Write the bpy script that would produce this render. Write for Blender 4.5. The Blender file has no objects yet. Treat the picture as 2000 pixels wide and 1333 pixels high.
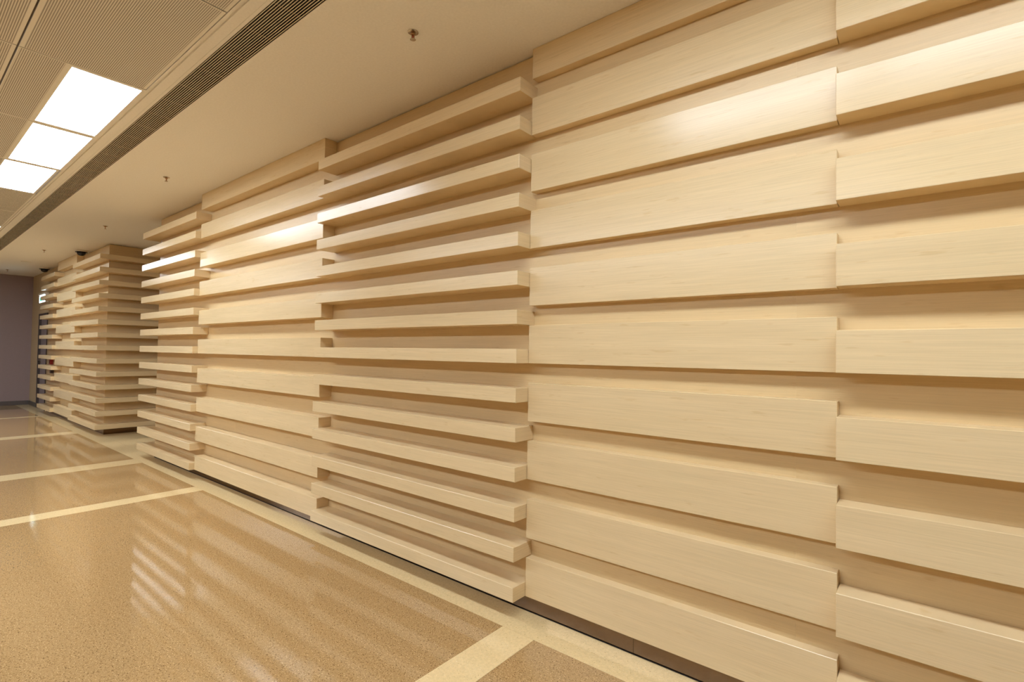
import bpy, bmesh, math, random
from mathutils import Matrix, Vector

random.seed(7)
S = bpy.context.scene
COL = S.collection

# ------------------------------------------------------------------ camera
YAW, PIT, ROL = -0.67984, 0.02367, 0.01487
fw = Vector((math.sin(YAW) * math.cos(PIT), math.cos(YAW) * math.cos(PIT), math.sin(PIT)))
r0 = fw.cross(Vector((0, 0, 1))).normalized()
u0 = r0.cross(fw)
r1 = r0 * math.cos(ROL) + u0 * math.sin(ROL)
u1 = u0 * math.cos(ROL) - r0 * math.sin(ROL)
cd = bpy.data.cameras.new('camera')
cam = bpy.data.objects.new('camera', cd)
COL.objects.link(cam)
m = Matrix((r1, u1, -fw)).transposed().to_4x4()
m.translation = Vector((0.343, -2.177, 1.352))
cam.matrix_world = m
cd.sensor_width = 36
cd.lens = 998.42 * 36 / 2000
cd.clip_start = 0.05
S.camera = cam

# ------------------------------------------------------------------ world, exposure
w = bpy.data.worlds.new('world')
S.world = w
w.use_nodes = True
w.node_tree.nodes['Background'].inputs[0].default_value = (0.9, 0.8, 0.65, 1)
w.node_tree.nodes['Background'].inputs[1].default_value = 0.02
LIGHT_POWER = 22.0
LIGHT_COLOR = (0.89, 0.98, 1.07)
S.view_settings.view_transform = 'Standard'
S.view_settings.look = 'None'
S.view_settings.gamma = 1.0
S.view_settings.use_curve_mapping = False
S.view_settings.exposure = -0.03
try:
    S.cycles.max_bounces = 10
    S.cycles.diffuse_bounces = 6
    S.cycles.glossy_bounces = 6
    S.cycles.sample_clamp_indirect = 6.0
    S.cycles.use_denoising = True
except Exception:
    pass

# ------------------------------------------------------------------ key sizes (metres)
CEIL = 2.962
X5R = 4.6                                   # near end of the hall, behind the camera
X45, X34, X23, X12, X1, X1B = 0.102, -1.265, -3.182, -5.530, -7.227, -7.085
PY = 0.036                                  # face of the far panelling
PB, P0, P1, P2, P3 = -9.535, -9.362, -11.10, -12.59, -13.85
XEND = -15.78
YOPP = -5.85                                # opposite wall
RECESS = 1.35


# ------------------------------------------------------------------ materials
def new_mat(name):
    mt = bpy.data.materials.new(name)
    mt.use_nodes = True
    nt = mt.node_tree
    return mt, nt, nt.nodes['Principled BSDF']


def node(nt, typ, **kw):
    n = nt.nodes.new(typ)
    for k, v in kw.items():
        if k in n.inputs.keys():
            n.inputs[k].default_value = v
        else:
            setattr(n, k, v)
    return n


def ramp(nt, stops, fac):
    r = nt.nodes.new('ShaderNodeValToRGB')
    els = r.color_ramp.elements
    while len(els) < len(stops):
        els.new(0.5)
    for e, (p, c) in zip(els, stops):
        e.position = p
        e.color = c if len(c) == 4 else (*c, 1)
    nt.links.new(fac, r.inputs[0])
    return r


def plain(name, col, rough=0.5, metal=0.0, spec=0.5, bump=0.0, bscale=80.0):
    mt, nt, b = new_mat(name)
    tc = node(nt, 'ShaderNodeTexCoord')
    n = node(nt, 'ShaderNodeTexNoise', Scale=bscale, Detail=3.0)
    nt.links.new(tc.outputs['Object'], n.inputs['Vector'])
    c = ramp(nt, [(0.3, [v * 0.97 for v in col]), (0.7, [min(1, v * 1.03) for v in col])], n.outputs['Fac'])
    nt.links.new(c.outputs[0], b.inputs['Base Color'])
    b.inputs['Roughness'].default_value = rough
    b.inputs['Metallic'].default_value = metal
    b.inputs['Specular IOR Level'].default_value = spec
    if bump:
        bp = node(nt, 'ShaderNodeBump', Strength=bump, Distance=0.002)
        nt.links.new(n.outputs['Fac'], bp.inputs['Height'])
        nt.links.new(bp.outputs[0], b.inputs['Normal'])
    return mt


def wood(name, base, rough, streak=1.0, tint=0.06):
    mt, nt, b = new_mat(name)
    tc = node(nt, 'ShaderNodeTexCoord')
    oi = node(nt, 'ShaderNodeObjectInfo')
    ml = node(nt, 'ShaderNodeMath', operation='MULTIPLY')
    ml.inputs[1].default_value = 37.0
    nt.links.new(oi.outputs['Random'], ml.inputs[0])
    ad = node(nt, 'ShaderNodeVectorMath', operation='ADD')
    nt.links.new(tc.outputs['Object'], ad.inputs[0])
    nt.links.new(ml.outputs[0], ad.inputs[1])

    def grain(scale, det):
        mp = node(nt, 'ShaderNodeMapping')
        mp.inputs['Scale'].default_value = scale
        nt.links.new(ad.outputs[0], mp.inputs['Vector'])
        n = node(nt, 'ShaderNodeTexNoise', Scale=1.0, Detail=det, Roughness=0.6)
        nt.links.new(mp.outputs[0], n.inputs['Vector'])
        return n.outputs['Fac']

    fine = grain((4.0, 4.0, 260.0), 3.0)
    broad = grain((1.1, 1.1, 22.0), 3.0)
    fl = grain((9.0, 9.0, 60.0), 2.0)
    d = [v * (1 - 0.07 * streak) for v in base]
    l = [min(1.0, v * (1 + 0.03 * streak)) for v in base]
    c1 = ramp(nt, [(0.30, d), (0.62, l)], fine)
    c2 = ramp(nt, [(0.25, (0.90, 0.88, 0.84)), (0.75, (1.0, 1.0, 1.0))], broad)
    c3 = ramp(nt, [(0.27, (0.90, 0.84, 0.76)), (0.36, (1.0, 1.0, 1.0))], fl)
    mx = node(nt, 'ShaderNodeMix', data_type='RGBA', blend_type='MULTIPLY')
    mx.inputs[0].default_value = 0.8
    nt.links.new(c1.outputs[0], mx.inputs[6])
    nt.links.new(c2.outputs[0], mx.inputs[7])
    my = node(nt, 'ShaderNodeMix', data_type='RGBA', blend_type='MULTIPLY')
    my.inputs[0].default_value = 0.6
    nt.links.new(mx.outputs[2], my.inputs[6])
    nt.links.new(c3.outputs[0], my.inputs[7])
    # each piece is cut from a slightly different sheet
    rv = ramp(nt, [(0.0, (1 - tint, 1 - tint * 1.2, 1 - tint * 1.5)), (1.0, (1.0, 1.0, 1.0))], oi.outputs['Random'])
    mz = node(nt, 'ShaderNodeMix', data_type='RGBA', blend_type='MULTIPLY')
    mz.inputs[0].default_value = 1.0
    nt.links.new(my.outputs[2], mz.inputs[6])
    nt.links.new(rv.outputs[0], mz.inputs[7])
    nt.links.new(mz.outputs[2], b.inputs['Base Color'])
    b.inputs['Roughness'].default_value = rough
    b.inputs['Specular IOR Level'].default_value = 0.5
    bp = node(nt, 'ShaderNodeBump', Strength=0.04, Distance=0.001)
    nt.links.new(fine, bp.inputs['Height'])
    nt.links.new(bp.outputs[0], b.inputs['Normal'])
    return mt


def terrazzo(name, base, dark, light, dark_amt, light_amt, rough):
    mt, nt, b = new_mat(name)
    tc = node(nt, 'ShaderNodeTexCoord')
    mp = node(nt, 'ShaderNodeMapping')
    mp.inputs['Scale'].default_value = (1.0, 1.0, 1.0)
    nt.links.new(tc.outputs['Object'], mp.inputs['Vector'])
    n1 = node(nt, 'ShaderNodeTexNoise', Scale=150.0, Detail=3.0, Roughness=0.65)
    n2 = node(nt, 'ShaderNodeTexNoise', Scale=170.0, Detail=2.0, Roughness=0.5)
    n3 = node(nt, 'ShaderNodeTexNoise', Scale=3.0, Detail=3.0)
    n4 = node(nt, 'ShaderNodeTexNoise', Scale=70.0, Detail=4.0, Roughness=0.7)
    of = node(nt, 'ShaderNodeVectorMath', operation='ADD')
    of.inputs[1].default_value = (13.1, 5.7, 2.2)
    nt.links.new(mp.outputs[0], of.inputs[0])
    nt.links.new(mp.outputs[0], n1.inputs['Vector'])
    nt.links.new(of.outputs[0], n2.inputs['Vector'])
    nt.links.new(mp.outputs[0], n3.inputs['Vector'])
    nt.links.new(of.outputs[0], n4.inputs['Vector'])
    c0 = ramp(nt, [(0.35, [v * 0.93 for v in base]), (0.65, [v * 1.06 for v in base])], n4.outputs['Fac'])
    fd = ramp(nt, [(0.5 - dark_amt - 0.03, (1, 1, 1)), (0.5 - dark_amt, (0, 0, 0))], n1.outputs['Fac'])
    fl = ramp(nt, [(0.5 + light_amt, (0, 0, 0)), (0.5 + light_amt + 0.03, (1, 1, 1))], n2.outputs['Fac'])
    m1 = node(nt, 'ShaderNodeMix', data_type='RGBA')
    nt.links.new(fd.outputs[0], m1.inputs[0])
    nt.links.new(c0.outputs[0], m1.inputs[6])
    m1.inputs[7].default_value = (*dark, 1)
    m2 = node(nt, 'ShaderNodeMix', data_type='RGBA')
    nt.links.new(fl.outputs[0], m2.inputs[0])
    nt.links.new(m1.outputs[2], m2.inputs[6])
    m2.inputs[7].default_value = (*light, 1)
    nt.links.new(m2.outputs[2], b.inputs['Base Color'])
    rr = ramp(nt, [(0.3, (rough * 0.8,) * 3), (0.7, (rough * 1.25,) * 3)], n3.outputs['Fac'])
    nt.links.new(rr.outputs[0], b.inputs['Roughness'])
    b.inputs['Specular IOR Level'].default_value = 0.55
    # the hand-polished, slightly wavy wax coat
    wv = node(nt, 'ShaderNodeTexNoise', Scale=38.0, Detail=4.0, Roughness=0.5)
    nt.links.new(mp.outputs[0], wv.inputs['Vector'])
    bp = node(nt, 'ShaderNodeBump', Strength=0.06, Distance=0.003)
    nt.links.new(wv.outputs['Fac'], bp.inputs['Height'])
    nt.links.new(bp.outputs[0], b.inputs['Normal'])
    return mt


def perforated(name, base, hole, pitch, rad):
    mt, nt, b = new_mat(name)
    tc = node(nt, 'ShaderNodeTexCoord')
    sc = node(nt, 'ShaderNodeVectorMath', operation='SCALE')
    sc.inputs['Scale'].default_value = 1 / pitch
    nt.links.new(tc.outputs['Object'], sc.inputs[0])
    fr = node(nt, 'ShaderNodeVectorMath', operation='FRACTION')
    nt.links.new(sc.outputs[0], fr.inputs[0])
    sb = node(nt, 'ShaderNodeVectorMath', operation='SUBTRACT')
    sb.inputs[1].default_value = (0.5, 0.5, 0.5)
    nt.links.new(fr.outputs[0], sb.inputs[0])
    m2 = node(nt, 'ShaderNodeVectorMath', operation='MULTIPLY')
    m2.inputs[1].default_value = (1, 1, 0)
    nt.links.new(sb.outputs[0], m2.inputs[0])
    ln = node(nt, 'ShaderNodeVectorMath', operation='LENGTH')
    nt.links.new(m2.outputs[0], ln.inputs[0])
    lt = node(nt, 'ShaderNodeMath', operation='LESS_THAN')
    lt.inputs[1].default_value = rad
    nt.links.new(ln.outputs['Value'], lt.inputs[0])
    # plain rim around the punched field, from the tile's own extents
    sx = node(nt, 'ShaderNodeSeparateXYZ')
    nt.links.new(tc.outputs['Generated'], sx.inputs[0])
    mk = lt.outputs[0]
    for ax, mar in (('X', 0.004), ('Y', 0.030)):
        s1 = node(nt, 'ShaderNodeMath', operation='SUBTRACT')
        s1.inputs[1].default_value = 0.5
        nt.links.new(sx.outputs[ax], s1.inputs[0])
        ab = node(nt, 'ShaderNodeMath', operation='ABSOLUTE')
        nt.links.new(s1.outputs[0], ab.inputs[0])
        l2 = node(nt, 'ShaderNodeMath', operation='LESS_THAN')
        l2.inputs[1].default_value = 0.5 - mar
        nt.links.new(ab.outputs[0], l2.inputs[0])
        mu = node(nt, 'ShaderNodeMath', operation='MULTIPLY')
        nt.links.new(mk, mu.inputs[0])
        nt.links.new(l2.outputs[0], mu.inputs[1])
        mk = mu.outputs[0]
    mx = node(nt, 'ShaderNodeMix', data_type='RGBA')
    nt.links.new(mk, mx.inputs[0])
    mx.inputs[6].default_value = (*base, 1)
    mx.inputs[7].default_value = (*hole, 1)
    nt.links.new(mx.outputs[2], b.inputs['Base Color'])
    b.inputs['Roughness'].default_value = 0.6
    return mt


def emit(name, col, power):
    mt, nt, b = new_mat(name)
    tc = node(nt, 'ShaderNodeTexCoord')
    n = node(nt, 'ShaderNodeTexNoise', Scale=2.0)
    nt.links.new(tc.outputs['Object'], n.inputs['Vector'])
    c = ramp(nt, [(0.3, [v * 0.97 for v in col]), (0.7, col)], n.outputs['Fac'])
    b.inputs['Base Color'].default_value = (0.8, 0.8, 0.8, 1)
    nt.links.new(c.outputs[0], b.inputs['Emission Color'])
    b.inputs['Emission Strength'].default_value = power
    return mt


WOOD = wood('pale_veneer', (0.805, 0.632, 0.373), 0.24)
BACKWOOD = wood('backing_veneer', (0.770, 0.580, 0.315), 0.33, 0.8, 0.04)
PAINT = plain('ceiling_paint', (0.84, 0.81, 0.76), 0.75, bump=0.05)
TRIM = plain('ceiling_trim_paint', (0.82, 0.79, 0.73), 0.5)
TILE = perforated('perforated_metal_tile', (0.80, 0.76, 0.69), (0.08, 0.05, 0.03), 0.0092, 0.33)
RUNNER = plain('joint_runner_shade', (0.24, 0.18, 0.12), 0.6)  # dark tone puts the shade of the recessed joint into the colour
SPACER = plain('grille_spacer_paint', (0.16, 0.11, 0.07), 0.6)
DARK = plain('dark_void', (0.020, 0.014, 0.010), 0.9)
CASTER = plain('dark_substrate', (0.06, 0.045, 0.03), 0.9)
BARMAT = plain('grille_bar_paint', (0.75, 0.66, 0.52), 0.4)
KICK = plain('brushed_bronze_steel', (0.17, 0.11, 0.065), 0.16, metal=1.0, bump=0.25, bscale=18.0)
BROWN = terrazzo('brown_terrazzo', (0.440, 0.278, 0.120), (0.16, 0.085, 0.03), (0.72, 0.50, 0.26), 0.085, 0.115, 0.045)
CREAM = terrazzo('cream_terrazzo', (0.795, 0.61, 0.327), (0.36, 0.22, 0.09), (0.87, 0.74, 0.50), 0.15, 0.16, 0.06)
GREYWALL = plain('grey_wall_paint', (0.285, 0.21, 0.205), 0.6)
TANWALL = plain('tan_wall_paint', (0.55, 0.43, 0.25), 0.55)
LEFTWALL = plain('brown_wall_paint', (0.16, 0.095, 0.045), 0.6)
SKIRT = plain('dark_skirting', (0.10, 0.085, 0.08), 0.35)
DOORMAT = plain('grey_door_laminate', (0.22, 0.18, 0.19), 0.45)
FRAME = plain('dark_door_frame', (0.05, 0.035, 0.03), 0.45)
STEEL = plain('satin_steel', (0.55, 0.50, 0.44), 0.25, metal=1.0)
BRASS = plain('sprinkler_brass', (0.42, 0.24, 0.12), 0.3, metal=1.0)
BULB = plain('sprinkler_bulb_red', (0.45, 0.02, 0.02), 0.15)
BLACK = plain('black_dome', (0.010, 0.009, 0.009), 0.08)
WHITEPL = plain('white_plastic', (0.74, 0.68, 0.58), 0.4)
RED = plain('red_plastic', (0.30, 0.02, 0.02), 0.35)
LAMP = emit('light_diffuser', LIGHT_COLOR, LIGHT_POWER)
SIGNW = emit('sign_white', (0.80, 0.95, 1.0), 8.0)
SIGNG = emit('sign_green', (0.02, 0.55, 0.42), 1.6)


# ------------------------------------------------------------------ helpers
def mesh_of(bm, name):
    bmesh.ops.recalc_face_normals(bm, faces=bm.faces)
    me = bpy.data.meshes.new(name)
    bm.to_mesh(me)
    bm.free()
    return me


def add_box(bm, a, b, bev=0.0):
    x0, y0, z0 = [min(p, q) for p, q in zip(a, b)]
    x1, y1, z1 = [max(p, q) for p, q in zip(a, b)]
    v = [bm.verts.new(p) for p in [(x0, y0, z0), (x1, y0, z0), (x1, y1, z0), (x0, y1, z0),
                                   (x0, y0, z1), (x1, y0, z1), (x1, y1, z1), (x0, y1, z1)]]
    fs = [bm.faces.new([v[i] for i in q]) for q in
          [(0, 3, 2, 1), (4, 5, 6, 7), (0, 1, 5, 4), (1, 2, 6, 5), (2, 3, 7, 6), (3, 0, 4, 7)]]
    if bev:
        es = list({e for f in fs for e in f.edges})
        bmesh.ops.bevel(bm, geom=es, offset=bev, segments=1, affect='EDGES', profile=0.5)


def add_prism(bm, poly, z0, z1, bev=0.0):
    lo = [bm.verts.new((x, y, z0)) for x, y in poly]
    hi = [bm.verts.new((x, y, z1)) for x, y in poly]
    n = len(poly)
    fs = [bm.faces.new(lo[::-1]), bm.faces.new(hi)]
    for i in range(n):
        fs.append(bm.faces.new((lo[i], lo[(i + 1) % n], hi[(i + 1) % n], hi[i])))
    if bev:
        es = list({e for f in fs for e in f.edges})
        bmesh.ops.bevel(bm, geom=es, offset=bev, segments=1, affect='EDGES', profile=0.5)


def add_lathe(bm, prof, cx=0.0, cy=0.0, n=20):
    rings = []
    for r, z in prof:
        if r < 1e-6:
            rings.append([bm.verts.new((cx, cy, z))])
        else:
            rings.append([bm.verts.new((cx + r * math.cos(2 * math.pi * k / n), cy + r * math.sin(2 * math.pi * k / n), z)) for k in range(n)])
    for a, b in zip(rings, rings[1:]):
        for k in range(n):
            k2 = (k + 1) % n
            if len(a) == 1 and len(b) == 1:
                continue
            if len(a) == 1:
                bm.faces.new((a[0], b[k], b[k2]))
            elif len(b) == 1:
                bm.faces.new((a[k], b[0], a[k2]))
            else:
                bm.faces.new((a[k], b[k], b[k2], a[k2]))


def link(name, me, mat, parent=None, loc=(0, 0, 0)):
    o = bpy.data.objects.new(name, me)
    if me is not None and not me.materials:
        me.materials.append(mat)
    COL.objects.link(o)
    o.location = loc
    if parent is not None:
        o.parent = parent
    return o


def box(name, a, b, mat, parent=None, bev=0.0):
    """one box whose object origin sits at its low corner"""
    lo = Vector([min(p, q) for p, q in zip(a, b)])
    hi = Vector([max(p, q) for p, q in zip(a, b)])
    bm = bmesh.new()
    add_box(bm, (0, 0, 0), hi - lo, bev)
    return link(name, mesh_of(bm, name), mat, parent, lo)


def tag(o, label, cat, group=None, kind=None):
    o['label'] = label
    o['category'] = cat
    if group:
        o['group'] = group
    if kind:
        o['kind'] = kind
    return o


def empty(name, loc=(0, 0, 0)):
    o = bpy.data.objects.new(name, None)
    COL.objects.link(o)
    o.location = loc
    o.empty_display_size = 0.1
    return o


def copy_tree(root, loc):
    r = root.copy()
    COL.objects.link(r)
    r.location = loc
    for ch in list(root.children):
        c = ch.copy()
        COL.objects.link(c)
        c.parent = r
        for g in list(ch.children):
            d = g.copy()
            COL.objects.link(d)
            d.parent = c
    return r


# ================================================================== STRUCTURE
# ---- floor: slab, inlaid terrazzo fields and cream strips
floor = box('floor', (XEND - 0.15, YOPP - 0.15, -0.12), (X5R + 0.15, RECESS + 0.2, -0.012), CASTER)
tag(floor, 'polished terrazzo floor, brown fields framed by cream strips', 'floor', kind='structure')
FE = -0.20
strips = [(-13.03, -12.85), (-10.22, -9.92), (-7.12, -6.81), (-5.215, -5.02), (-1.288, -1.096), (2.75, 2.95)]
OPPE = YOPP + 0.20


def floor_piece(name, x0, x1, y0, y1, mat):
    g = 0.0006
    o = box(name, (x0 + g, y0 + g, -0.012), (x1 - g, y1 - g, 0.0), mat, floor)
    o.location = Vector(o.location) - Vector(floor.location)
    return o


edges = [XEND + 0.001] + [v for s in strips for v in s] + [X5R - 0.001]
for i in range(0, len(edges), 2):
    floor_piece('terrazzo_field', edges[i], edges[i + 1], OPPE, FE, BROWN)
for a, b in strips:
    floor_piece('cross_strip', a, b, OPPE, FE, CREAM)
floor_piece('border_strip', XEND + 0.001, X5R - 0.001, FE, -0.001, CREAM)
floor_piece('border_strip', XEND + 0.001, X5R - 0.001, YOPP + 0.001, OPPE, CREAM)
floor_piece('border_strip', XEND + 0.001, X1B + 0.02, -0.001, RECESS, CREAM)

# ---- ceiling
ceil_bm = bmesh.new()
XL, XR = XEND - 0.1, X5R + 0.1
GR0, GR1 = -1.078, -0.930            # grille slot
MID = YOPP / 2
add_box(ceil_bm, (XL, GR1, CEIL), (XR, RECESS + 0.15, CEIL + 0.05))           # plain soffit above the wall
add_box(ceil_bm, (XL, YOPP - 0.1, CEIL), (XR, 2 * MID - GR1, CEIL + 0.05))
for s in (1, -1):
    def yy(v):
        return v if s == 1 else 2 * MID - v
    add_box(ceil_bm, (XL, yy(-1.148), CEIL), (XR, yy(-1.0975), CEIL + 0.03))
    add_box(ceil_bm, (XL, yy(-1.0965), CEIL), (XR, yy(GR0), CEIL + 0.03))
    add_box(ceil_bm, (XL, yy(-1.0975), CEIL + 0.004), (XR, yy(-1.0965), CEIL + 0.03))
    add_box(ceil_bm, (XL, yy(-1.159), CEIL + 0.010), (XR, yy(-1.148), CEIL + 0.03))
    add_box(ceil_bm, (XL, yy(-1.172), CEIL), (XR, yy(-1.159), CEIL + 0.03))
ceiling = link('ceiling', mesh_of(ceil_bm, 'ceiling'), PAINT)
tag(ceiling, 'pale ceiling of smooth soffit and perforated tile rows', 'ceiling', kind='structure')
# dark space above the open grille slots and the tile joints
box('plenum', (XL, YOPP - 0.1, CEIL + 0.20), (XR, RECESS + 0.15, CEIL + 0.25), DARK, ceiling)

MOD = 1.185
XJ0 = -3.437
TY = [-1.174, -1.757, -2.341, -2.925, -3.509, -4.093, -4.676]
cells = range(-10, 7)
lit = lambda k: (k % 5) in (2, 3, 4)   # cell k spans XJ0+k*MOD .. ; three lit cells, then two perforated ones
tile_cache = {}


def tile(x0, x1, y0, y1):
    w_, d_ = round(x1 - x0, 4), round(y1 - y0, 4)
    if (w_, d_) not in tile_cache:
        bm = bmesh.new()
        add_box(bm, (0, 0, 0), (w_, d_, 0.006), 0.001)
        tile_cache[(w_, d_)] = mesh_of(bm, 'ceiling_tile')
    return link('ceiling_tile', tile_cache[(w_, d_)], TILE, ceiling, (x0, y0, CEIL))


LIGHT_CELLS = []
for k in cells:
    x0 = XJ0 + k * MOD + 0.005
    x1 = XJ0 + (k + 1) * MOD - 0.005
    if x1 < XEND + 0.02 or x0 > X5R - 0.02:
        continue
    x0, x1 = max(x0, XEND + 0.001), min(x1, X5R - 0.001)
    for r_ in range(6):
        y1, y0 = TY[r_] - 0.002, TY[r_ + 1] + 0.006
        if (r_ == 0 and lit(k)) or (r_ == 5 and k <= 2 and (k >= -1 or lit(k))):
            LIGHT_CELLS.append((k, r_))
            if r_ == 5:
                continue
            y1 = -1.548
        tile(x0, x1, y0, y1)
# T-runners behind the tile joints
rb = bmesh.new()
for y in TY[1:-1]:
    add_box(rb, (XL, y - 0.006, CEIL + 0.016), (XR, y + 0.008, CEIL + 0.03))
link('runner', mesh_of(rb, 'runner'), RUNNER, ceiling)

# ---- feature wall
BACK_T = 0.018


def substrate(name, a, b, label):
    o = box(name, a, b, CASTER)
    return tag(o, label, 'wall', kind='structure')


wall = substrate('wall_right', (X1B + 0.02, BACK_T, 0.0), (X5R + 0.1, 0.16, CEIL),
                 'feature wall of pale horizontal wood boards and slats nearest the camera')
pier = substrate('wall_pier', (P3 + 0.0, PY + BACK_T, 0.0), (PB - BACK_T, PY + 0.16, CEIL),
                 'far feature wall of pale wood slats wrapping a corner beyond the recess')
GAP = 0.007


def pbox(name, a, b, mat, parent, bev=0.0):
    """box child given in world coordinates"""
    o = box(name, a, b, mat, parent, bev)
    o.location = Vector(o.location) - Vector(parent.location)
    return o


# veneer backing sheets, butt-jointed
seams = [X1B, -4.824, -2.445, -0.036, 2.37, X5R]
for a, b in zip(seams, seams[1:]):
    pbox('backing_panel', (a + 0.0001, 0.0, 0.102), (b - 0.0001, BACK_T, CEIL - GAP), BACKWOOD, wall)
pbox('backing_panel', (X1B, BACK_T, 0.102), (X1B + 0.018, RECESS, CEIL - GAP), BACKWOOD, wall)
ks = [X1B, -5.5, -3.09, -0.686, 1.72, X5R]
for a, b in zip(ks, ks[1:]):
    pbox('kick_plate', (a + 0.0008, 0.0, 0.0), (b - 0.0008, BACK_T, 0.10), KICK, wall)
pbox('kick_plate', (X1B, BACK_T, 0.0), (X1B + 0.018, RECESS, 0.10), KICK, wall)
pbox('dark_gap_strip', (X1B + 0.001, -0.004, 0.0005), (X5R - 0.001, -0.0005, 0.0036), DARK, wall)  # dark strip added to stand for the thin gap at the floor
# far panelling
fseams = [P3, -11.9, PB]
for a, b in zip(fseams, fseams[1:]):
    pbox('backing_panel', (a + 0.0006, PY, 0.102), (b - 0.0006, PY + BACK_T, CEIL - GAP), BACKWOOD, pier)
    pbox('kick_plate', (a + 0.0008, PY, 0.0), (b - 0.0008, PY + BACK_T, 0.10), KICK, pier)
pbox('backing_panel', (PB - 0.018, PY + BACK_T, 0.102), (PB, RECESS, CEIL - GAP), BACKWOOD, pier)
pbox('kick_plate', (PB - 0.018, PY + BACK_T, 0.0), (PB, RECESS, 0.10), KICK, pier)

BASE = 0.10
HS, DS = 0.0735, 0.15
SLAT_Z = [BASE + 0.2 * k for k in range(14)]
BOARD_Z = [BASE + 0.3 * k for k in range(10)]


def run_slats(x0, x1, yf, parent, poly=None):
    """fourteen slats of one bay share a mesh"""
    bm = bmesh.new()
    if poly is None:
        add_box(bm, (0, 0, 0), (x1 - x0, DS, HS), 0.0015)
    else:
        add_prism(bm, [(x - x0, y - yf) for x, y in poly], 0, HS, 0.0015)
    me = mesh_of(bm, 'slat')
    for z in SLAT_Z:
        o = link('slat', me, WOOD, parent)
        o.location = Vector((x0, yf, z)) - Vector(parent.location)


def run_boards(x0, x1, y_back, depth, h, parent, zoff=0.0):
    bm = bmesh.new()
    add_box(bm, (0, 0, 0), (x1 - x0, depth, h), 0.0015)
    me = mesh_of(bm, 'board')
    for z in BOARD_Z[:-1]:
        o = link('board', me, WOOD, parent)
        o.location = Vector((x0, y_back - depth, z + zoff)) - Vector(parent.location)
    z = BOARD_Z[-1] + zoff                      # the top one is cut by the ceiling
    pbox('board', (x0, y_back - depth, z), (x1, y_back, CEIL - 0.001), WOOD, parent, 0.0015)


G = 0.001
# nearest bay: deep boards
run_boards(X45 + G, X5R, 0.0, 0.10, 0.148, wall)
# tall shallow boards
run_boards(X34 + G, X45 - G, 0.0, 0.05, 0.198, wall)
# long slats
run_slats(X23 + G, X34 - G, -DS, wall)
# deep boards
run_boards(X12 + G, X23 - G, 0.0, 0.10, 0.147, wall)
# end slats that turn the corner into the recess
run_slats(X1, X12 - G, -DS, wall, [(X1, -DS), (X12 - G, -DS), (X12 - G, 0), (X1B, 0), (X1B, RECESS), (X1, RECESS)])
# far wall: slats round the corner, boards, slats
run_slats(P1 + G, P0, PY - DS, pier, [(P1 + G, PY - DS), (P0, PY - DS), (P0, RECESS), (PB, RECESS), (PB, PY), (P1 + G, PY)])
run_boards(P2 + G, P1 - G, PY, 0.10, 0.147, pier)
run_slats(P3, P2 - G, PY - DS, pier)

# ---- recess, end wall, door wall, walls out of view
tag(box('wall_recess', (PB - 0.2, RECESS, 0), (X1B + 0.2, RECESS + 0.12, CEIL), DOORMAT),
    'dark grey back wall of the dark recess between the two feature walls', 'wall', kind='structure')
tag(box('wall_end', (XEND - 0.12, YOPP - 0.1, 0), (XEND, RECESS, CEIL), GREYWALL),
    'plain grey painted wall closing the far end of the hall', 'wall', kind='structure')
tag(box('baseboard_end', (XEND, YOPP + 0.02, 0), (XEND + 0.012, PY - 0.014, 0.095), SKIRT, bev=0.002),
    'dark skirting along the foot of the grey end wall', 'baseboard', kind='structure')
DX0, DX1, DZ = -14.92, -13.98, 2.06
wd = bmesh.new()
add_box(wd, (XEND, PY, 0), (DX0, PY + 0.14, CEIL))
add_box(wd, (DX1, PY, 0), (P3, PY + 0.14, CEIL))
add_box(wd, (DX0, PY, DZ), (DX1, PY + 0.14, CEIL))
tag(link('wall_door', mesh_of(wd, 'wall_door'), TANWALL), 'tan painted wall around the door beside the grey end wall', 'wall', kind='structure')
tag(box('baseboard_door', (XEND + 0.013, PY - 0.012, 0), (DX0 - 0.05, PY, 0.095), SKIRT, bev=0.002),
    'short dark skirting on the tan wall left of the door', 'baseboard', kind='structure')
dr = empty('door_1', ((DX0 + DX1) / 2, PY, 0))
tag(dr, 'dark grey door half hidden behind the far wood slats', 'door', kind='structure')
fb = bmesh.new()
hw = (DX1 - DX0) / 2
add_box(fb, (-hw, -0.012, 0), (-hw + 0.05, 0.13, DZ))
add_box(fb, (hw - 0.05, -0.012, 0), (hw, 0.13, DZ))
add_box(fb, (-hw + 0.05, -0.012, DZ - 0.05), (hw - 0.05, 0.13, DZ))
link('door_frame', mesh_of(fb, 'door_frame'), FRAME, dr)
lf = bmesh.new()
add_box(lf, (-hw + 0.052, 0.03, 0.006), (hw - 0.052, 0.075, DZ - 0.052), 0.002)
leaf = link('door_leaf', mesh_of(lf, 'door_leaf'), DOORMAT, dr)
hb = bmesh.new()
add_box(hb, (-hw + 0.10, 0.018, 0.98), (-hw + 0.14, 0.030, 1.12), 0.002)
add_box(hb, (-hw + 0.11, -0.03, 1.04), (-hw + 0.125, 0.018, 1.055))
add_box(hb, (-hw + 0.11, -0.035, 1.04), (-hw + 0.23, -0.02, 1.055), 0.002)
link('handle', mesh_of(hb, 'handle'), STEEL, leaf)
tag(box('wall_left', (XEND - 0.1, YOPP - 0.12, 0), (X5R + 0.1, YOPP, CEIL), LEFTWALL),
    'plain brown wall on the opposite side of the hall, out of view', 'wall', kind='structure')
tag(box('wall_behind', (X5R, YOPP, 0), (X5R + 0.12, 0.0, CEIL), LEFTWALL),
    'plain brown wall behind the camera, out of view', 'wall', kind='structure')

# ================================================================== CEILING FITTINGS
# ---- light panels: a painted tray with a glowing diffuser
LW, LL = 0.336, 1.114


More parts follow.
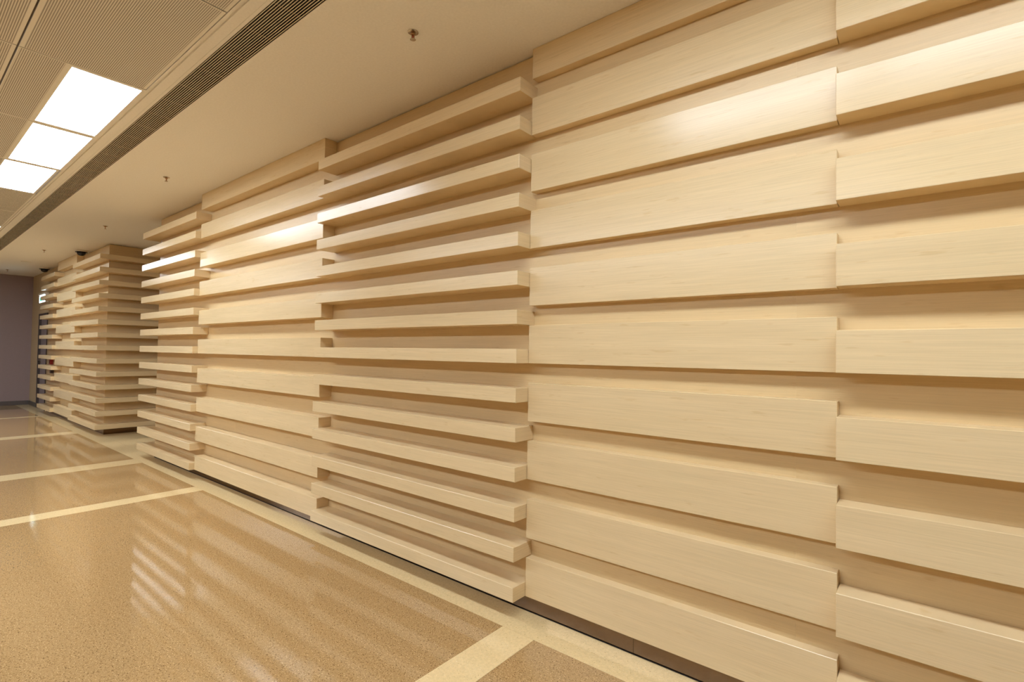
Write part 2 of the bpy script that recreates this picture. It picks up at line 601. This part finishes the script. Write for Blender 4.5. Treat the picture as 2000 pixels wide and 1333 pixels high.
def make_light(LW, y0, y1):
    t = empty('ceiling_light')
    fr = bmesh.new()
    hx = MOD / 2 - 0.004
    add_box(fr, (-hx, y0, 0), (hx, -LW / 2, 0.03))
    add_box(fr, (-hx, LW / 2, 0), (hx, y1, 0.03))
    add_box(fr, (-hx, -LW / 2, 0), (-LL / 2, LW / 2, 0.03))
    add_box(fr, (LL / 2, -LW / 2, 0), (hx, LW / 2, 0.03))
    link('frame', mesh_of(fr, 'light_frame'), TRIM, t)
    df = bmesh.new()
    add_box(df, (-LL / 2 + 0.0005, -LW / 2 + 0.0005, 0.002), (LL / 2 - 0.0005, LW / 2 - 0.0005, 0.014))
    link('diffuser', mesh_of(df, 'light_diffuser'), LAMP, t)
    return t


proto = make_light(LW, -0.194, 0.184)
proto2 = make_light(0.50, -0.285, 0.285)        # the broad unbroken row by the opposite wall
names_in_view = {
    -1: 'glowing ceiling light panel nearest the camera, largest of the three in a line',
    -2: 'glowing ceiling light panel in the middle of the line of three',
    -3: 'glowing ceiling light panel third in line, black gap along its right edge',
    -6: 'sliver of a lit ceiling panel at the photo\'s left edge, farthest down the hall',
}
first, first2 = True, True
for k, r_ in LIGHT_CELLS:
    cx = XJ0 + (k + 0.5) * MOD
    cy = -1.356 if r_ == 0 else 2 * MID + 1.356
    if r_ == 0 and k == -3:
        cy -= 0.015                               # this one hangs a little out of line
    if r_ == 5:
        if first2:
            o, first2 = proto2, False
            o.location = (cx, (TY[5] + TY[6]) / 2, CEIL)
        else:
            o = copy_tree(proto2, (cx, (TY[5] + TY[6]) / 2, CEIL))
    elif first:
        o = proto
        o.location = (cx, cy, CEIL)
        first = False
    else:
        o = copy_tree(proto, (cx, cy, CEIL))
    if r_ == 5:
        tag(o, 'lit ceiling panel of the second row beside the opposite wall', 'ceiling light', 'light panels of the second row')
    elif k in names_in_view:
        tag(o, names_in_view[k], 'ceiling light', 'light panels of the first row')
    elif k < -6:
        tag(o, 'lit ceiling panel far down the hall left of the photo', 'ceiling light', 'light panels far down the hall')
    else:
        tag(o, 'lit ceiling panel above and behind the camera', 'ceiling light', 'light panels above the camera')

# ---- linear air grilles in the slots
bar_bm = bmesh.new()
BL = X5R - XEND - 0.02
add_box(bar_bm, (0, -0.0018, 0), (BL, 0.0018, 0.003))
bar_me = mesh_of(bar_bm, 'bar')
sp_bm = bmesh.new()
add_box(sp_bm, (-0.002, 0, 0.0032), (0.002, GR1 - GR0 - 0.005, 0.006))
sp_me = mesh_of(sp_bm, 'spacer')
dk_bm = bmesh.new()
add_box(dk_bm, (0, 0, 0.06), (BL, GR1 - GR0, 0.065))
add_box(dk_bm, (0, -0.004, 0.052), (BL, 0.0, 0.065))
add_box(dk_bm, (0, GR1 - GR0, 0.052), (BL, GR1 - GR0 + 0.004, 0.065))
add_box(dk_bm, (0, GR1 - GR0 - 0.0035, 0.0005), (BL, GR1 - GR0 - 0.0008, 0.06))
add_box(dk_bm, (0, 0.0008, 0.0005), (BL, 0.0025, 0.06))
dk_me = mesh_of(dk_bm, 'duct')
for s, lab in ((0, 'long slatted air grille running along the ceiling beside the light panels'),
               (1, 'long slatted air grille on the opposite side of the ceiling, out of view')):
    y0 = GR0 if s == 0 else 2 * MID - GR1
    g = empty('air_grille', (XEND + 0.01, y0, CEIL))
    tag(g, lab, 'air grille')
    link('duct', dk_me, DARK, g)
    nb = 12
    for i in range(nb):
        link('grille_bar', bar_me, BARMAT, g, (0, 0.0070 + i * 0.01210, 0))
    if s == 0:
        for i in range(int(BL / 0.297)):
            link('spacer', sp_me, SPACER, g, (-2.007 + 0.297 * (i - 46) - (XEND + 0.01), 0.001, 0)) if -2.007 + 0.297 * (i - 46) > XEND + 0.05 else None


# ---- pendent sprinklers
def make_sprinkler():
    t = empty('sprinkler')
    b = bmesh.new()
    add_lathe(b, [(0.012, 0), (0.027, 0), (0.027, -0.003), (0.021, -0.005), (0.012, -0.005), (0.012, 0)], n=24)
    link('escutcheon', mesh_of(b, 'escutcheon'), STEEL, t)
    b = bmesh.new()
    add_lathe(b, [(0.0, 0), (0.011, 0), (0.011, -0.013), (0.008, -0.016), (0.0, -0.016)], n=12)
    for sgn in (-1, 1):
        add_box(b, (sgn * 0.0085 - 0.0016, -0.002, -0.036), (sgn * 0.0085 + 0.0016, 0.002, -0.014))
    add_box(b, (-0.0085, -0.002, -0.037), (0.0085, 0.002, -0.034))
    link('frame', mesh_of(b, 'sprinkler_frame'), BRASS, t)
    b = bmesh.new()
    add_lathe(b, [(0.0, -0.016), (0.0025, -0.018), (0.0025, -0.032), (0.0, -0.034)], n=8)
    link('bulb', mesh_of(b, 'bulb'), BULB, t)
    b = bmesh.new()
    add_lathe(b, [(0.0, -0.037), (0.013, -0.037), (0.015, -0.039), (0.013, -0.040), (0.0, -0.040)], n=16)
    link('deflector', mesh_of(b, 'deflector'), STEEL, t)
    return t


sp = make_sprinkler()
spots = [((-1.657, -0.532), 'chrome ceiling sprinkler nearest the camera, above the long wood slats'),
         ((-5.215, -0.520), 'second ceiling sprinkler from the camera, left of the nearer feature wall'),
         ((-8.13, -0.332), 'third ceiling sprinkler, above the recess between the two feature walls'),
         ((-11.13, -0.486), 'fourth ceiling sprinkler, just left of the nearer black dome camera'),
         ((-14.75, -0.52), 'farthest tiny sprinkler on the ceiling, close to the grey end wall')]
for i, ((x, y), lab) in enumerate(spots):
    o = sp if i == 0 else copy_tree(sp, (x, y, CEIL))
    o.location = (x, y, CEIL)
    tag(o, lab, 'sprinkler', 'ceiling sprinklers')


# ---- dome cameras
def make_dome():
    t = empty('dome_camera')
    b = bmesh.new()
    add_lathe(b, [(0.0, 0), (0.072, 0), (0.078, -0.012), (0.080, -0.030), (0.0, -0.030)], n=28)
    link('housing', mesh_of(b, 'housing'), WHITEPL, t)
    b = bmesh.new()
    add_lathe(b, [(0.0, -0.030), (0.082, -0.030), (0.082, -0.042), (0.060, -0.043), (0.0, -0.043)], n=28)
    link('rim', mesh_of(b, 'rim'), BLACK, t)
    b = bmesh.new()
    prof = [(0.060, -0.043)] + [(0.060 * math.cos(a), -0.043 - 0.055 * math.sin(a)) for a in [math.radians(d) for d in (15, 30, 45, 60, 75)]] + [(0.0, -0.098)]
    add_lathe(b, [(0.0, -0.043)] + prof, n=28)
    me = mesh_of(b, 'dome')
    for p in me.polygons:
        p.use_smooth = True
    link('dome', me, BLACK, t)
    return t


dc = make_dome()
for i, ((x, y), lab) in enumerate([((-10.595, -0.103), 'black dome security camera on the ceiling nearer the camera, above far slats'),
                                   ((-13.68, -0.094), 'black dome security camera farther down the ceiling, near the grey end wall')]):
    o = dc if i == 0 else copy_tree(dc, (x, y, CEIL))
    o.location = (x, y, CEIL)
    tag(o, lab, 'camera', 'dome cameras')

# ---- flush ceiling speaker
t = empty('ceiling_speaker', (-13.0, -0.46, CEIL))
tag(t, 'small flush round disc on the ceiling between sprinkler and far dome camera', 'speaker')
b = bmesh.new()
add_lathe(b, [(0.0, 0), (0.075, 0), (0.072, -0.006), (0.058, -0.009), (0.0, -0.009)], n=24)
link('rim', mesh_of(b, 'speaker_rim'), WHITEPL, t)
b = bmesh.new()
add_lathe(b, [(0.0, -0.009), (0.056, -0.009), (0.050, -0.012), (0.0, -0.013)], n=24)
link('cover', mesh_of(b, 'speaker_cover'), TRIM, t)

# ---- exit sign over the door
t = empty('exit_sign', (-14.30, PY, 2.28))
tag(t, 'lit white and green exit sign above the door behind far slats', 'sign')
b = bmesh.new()
add_box(b, (-0.31, -0.055, 0.0), (0.31, 0.0, 0.165), 0.003)
link('housing', mesh_of(b, 'sign_housing'), WHITEPL, t)
b = bmesh.new()
add_box(b, (-0.30, -0.058, 0.008), (0.30, -0.055, 0.157))
fc = link('lit_border', mesh_of(b, 'lit_border'), SIGNW, t)
b = bmesh.new()
add_box(b, (-0.265, -0.060, 0.035), (0.265, -0.058, 0.125))
link('green_panel', mesh_of(b, 'green_panel'), SIGNG, fc)
b = bmesh.new()
add_box(b, (-0.31, -0.075, 0.165), (0.31, 0.0, 0.205), 0.003)
link('hood', mesh_of(b, 'hood'), WHITEPL, t)

# ---- alarm call point and small dark box in the gaps of the far slats
t = empty('alarm_call_point', (-13.38, PY, 0.985))
tag(t, 'small red alarm call point tucked between two far wood slats', 'alarm')
b = bmesh.new()
add_box(b, (-0.05, -0.05, 0.0), (0.05, 0.0, 0.105), 0.004)
link('case', mesh_of(b, 'call_point_case'), RED, t)
b = bmesh.new()
add_box(b, (-0.03, -0.056, 0.022), (0.03, -0.05, 0.082), 0.001)
link('push_plate', mesh_of(b, 'push_plate'), BLACK, t)
t = empty('junction_box', (-13.30, PY, 0.81))
tag(t, 'small dark box in the slat gap just below the red call point', 'box')
b = bmesh.new()
add_box(b, (-0.045, -0.045, 0.0), (0.045, 0.0, 0.065), 0.003)
link('case', mesh_of(b, 'junction_case'), FRAME, t)
b = bmesh.new()
add_box(b, (-0.040, -0.050, 0.006), (0.040, -0.045, 0.059), 0.001)
link('lid', mesh_of(b, 'junction_lid'), SKIRT, t)
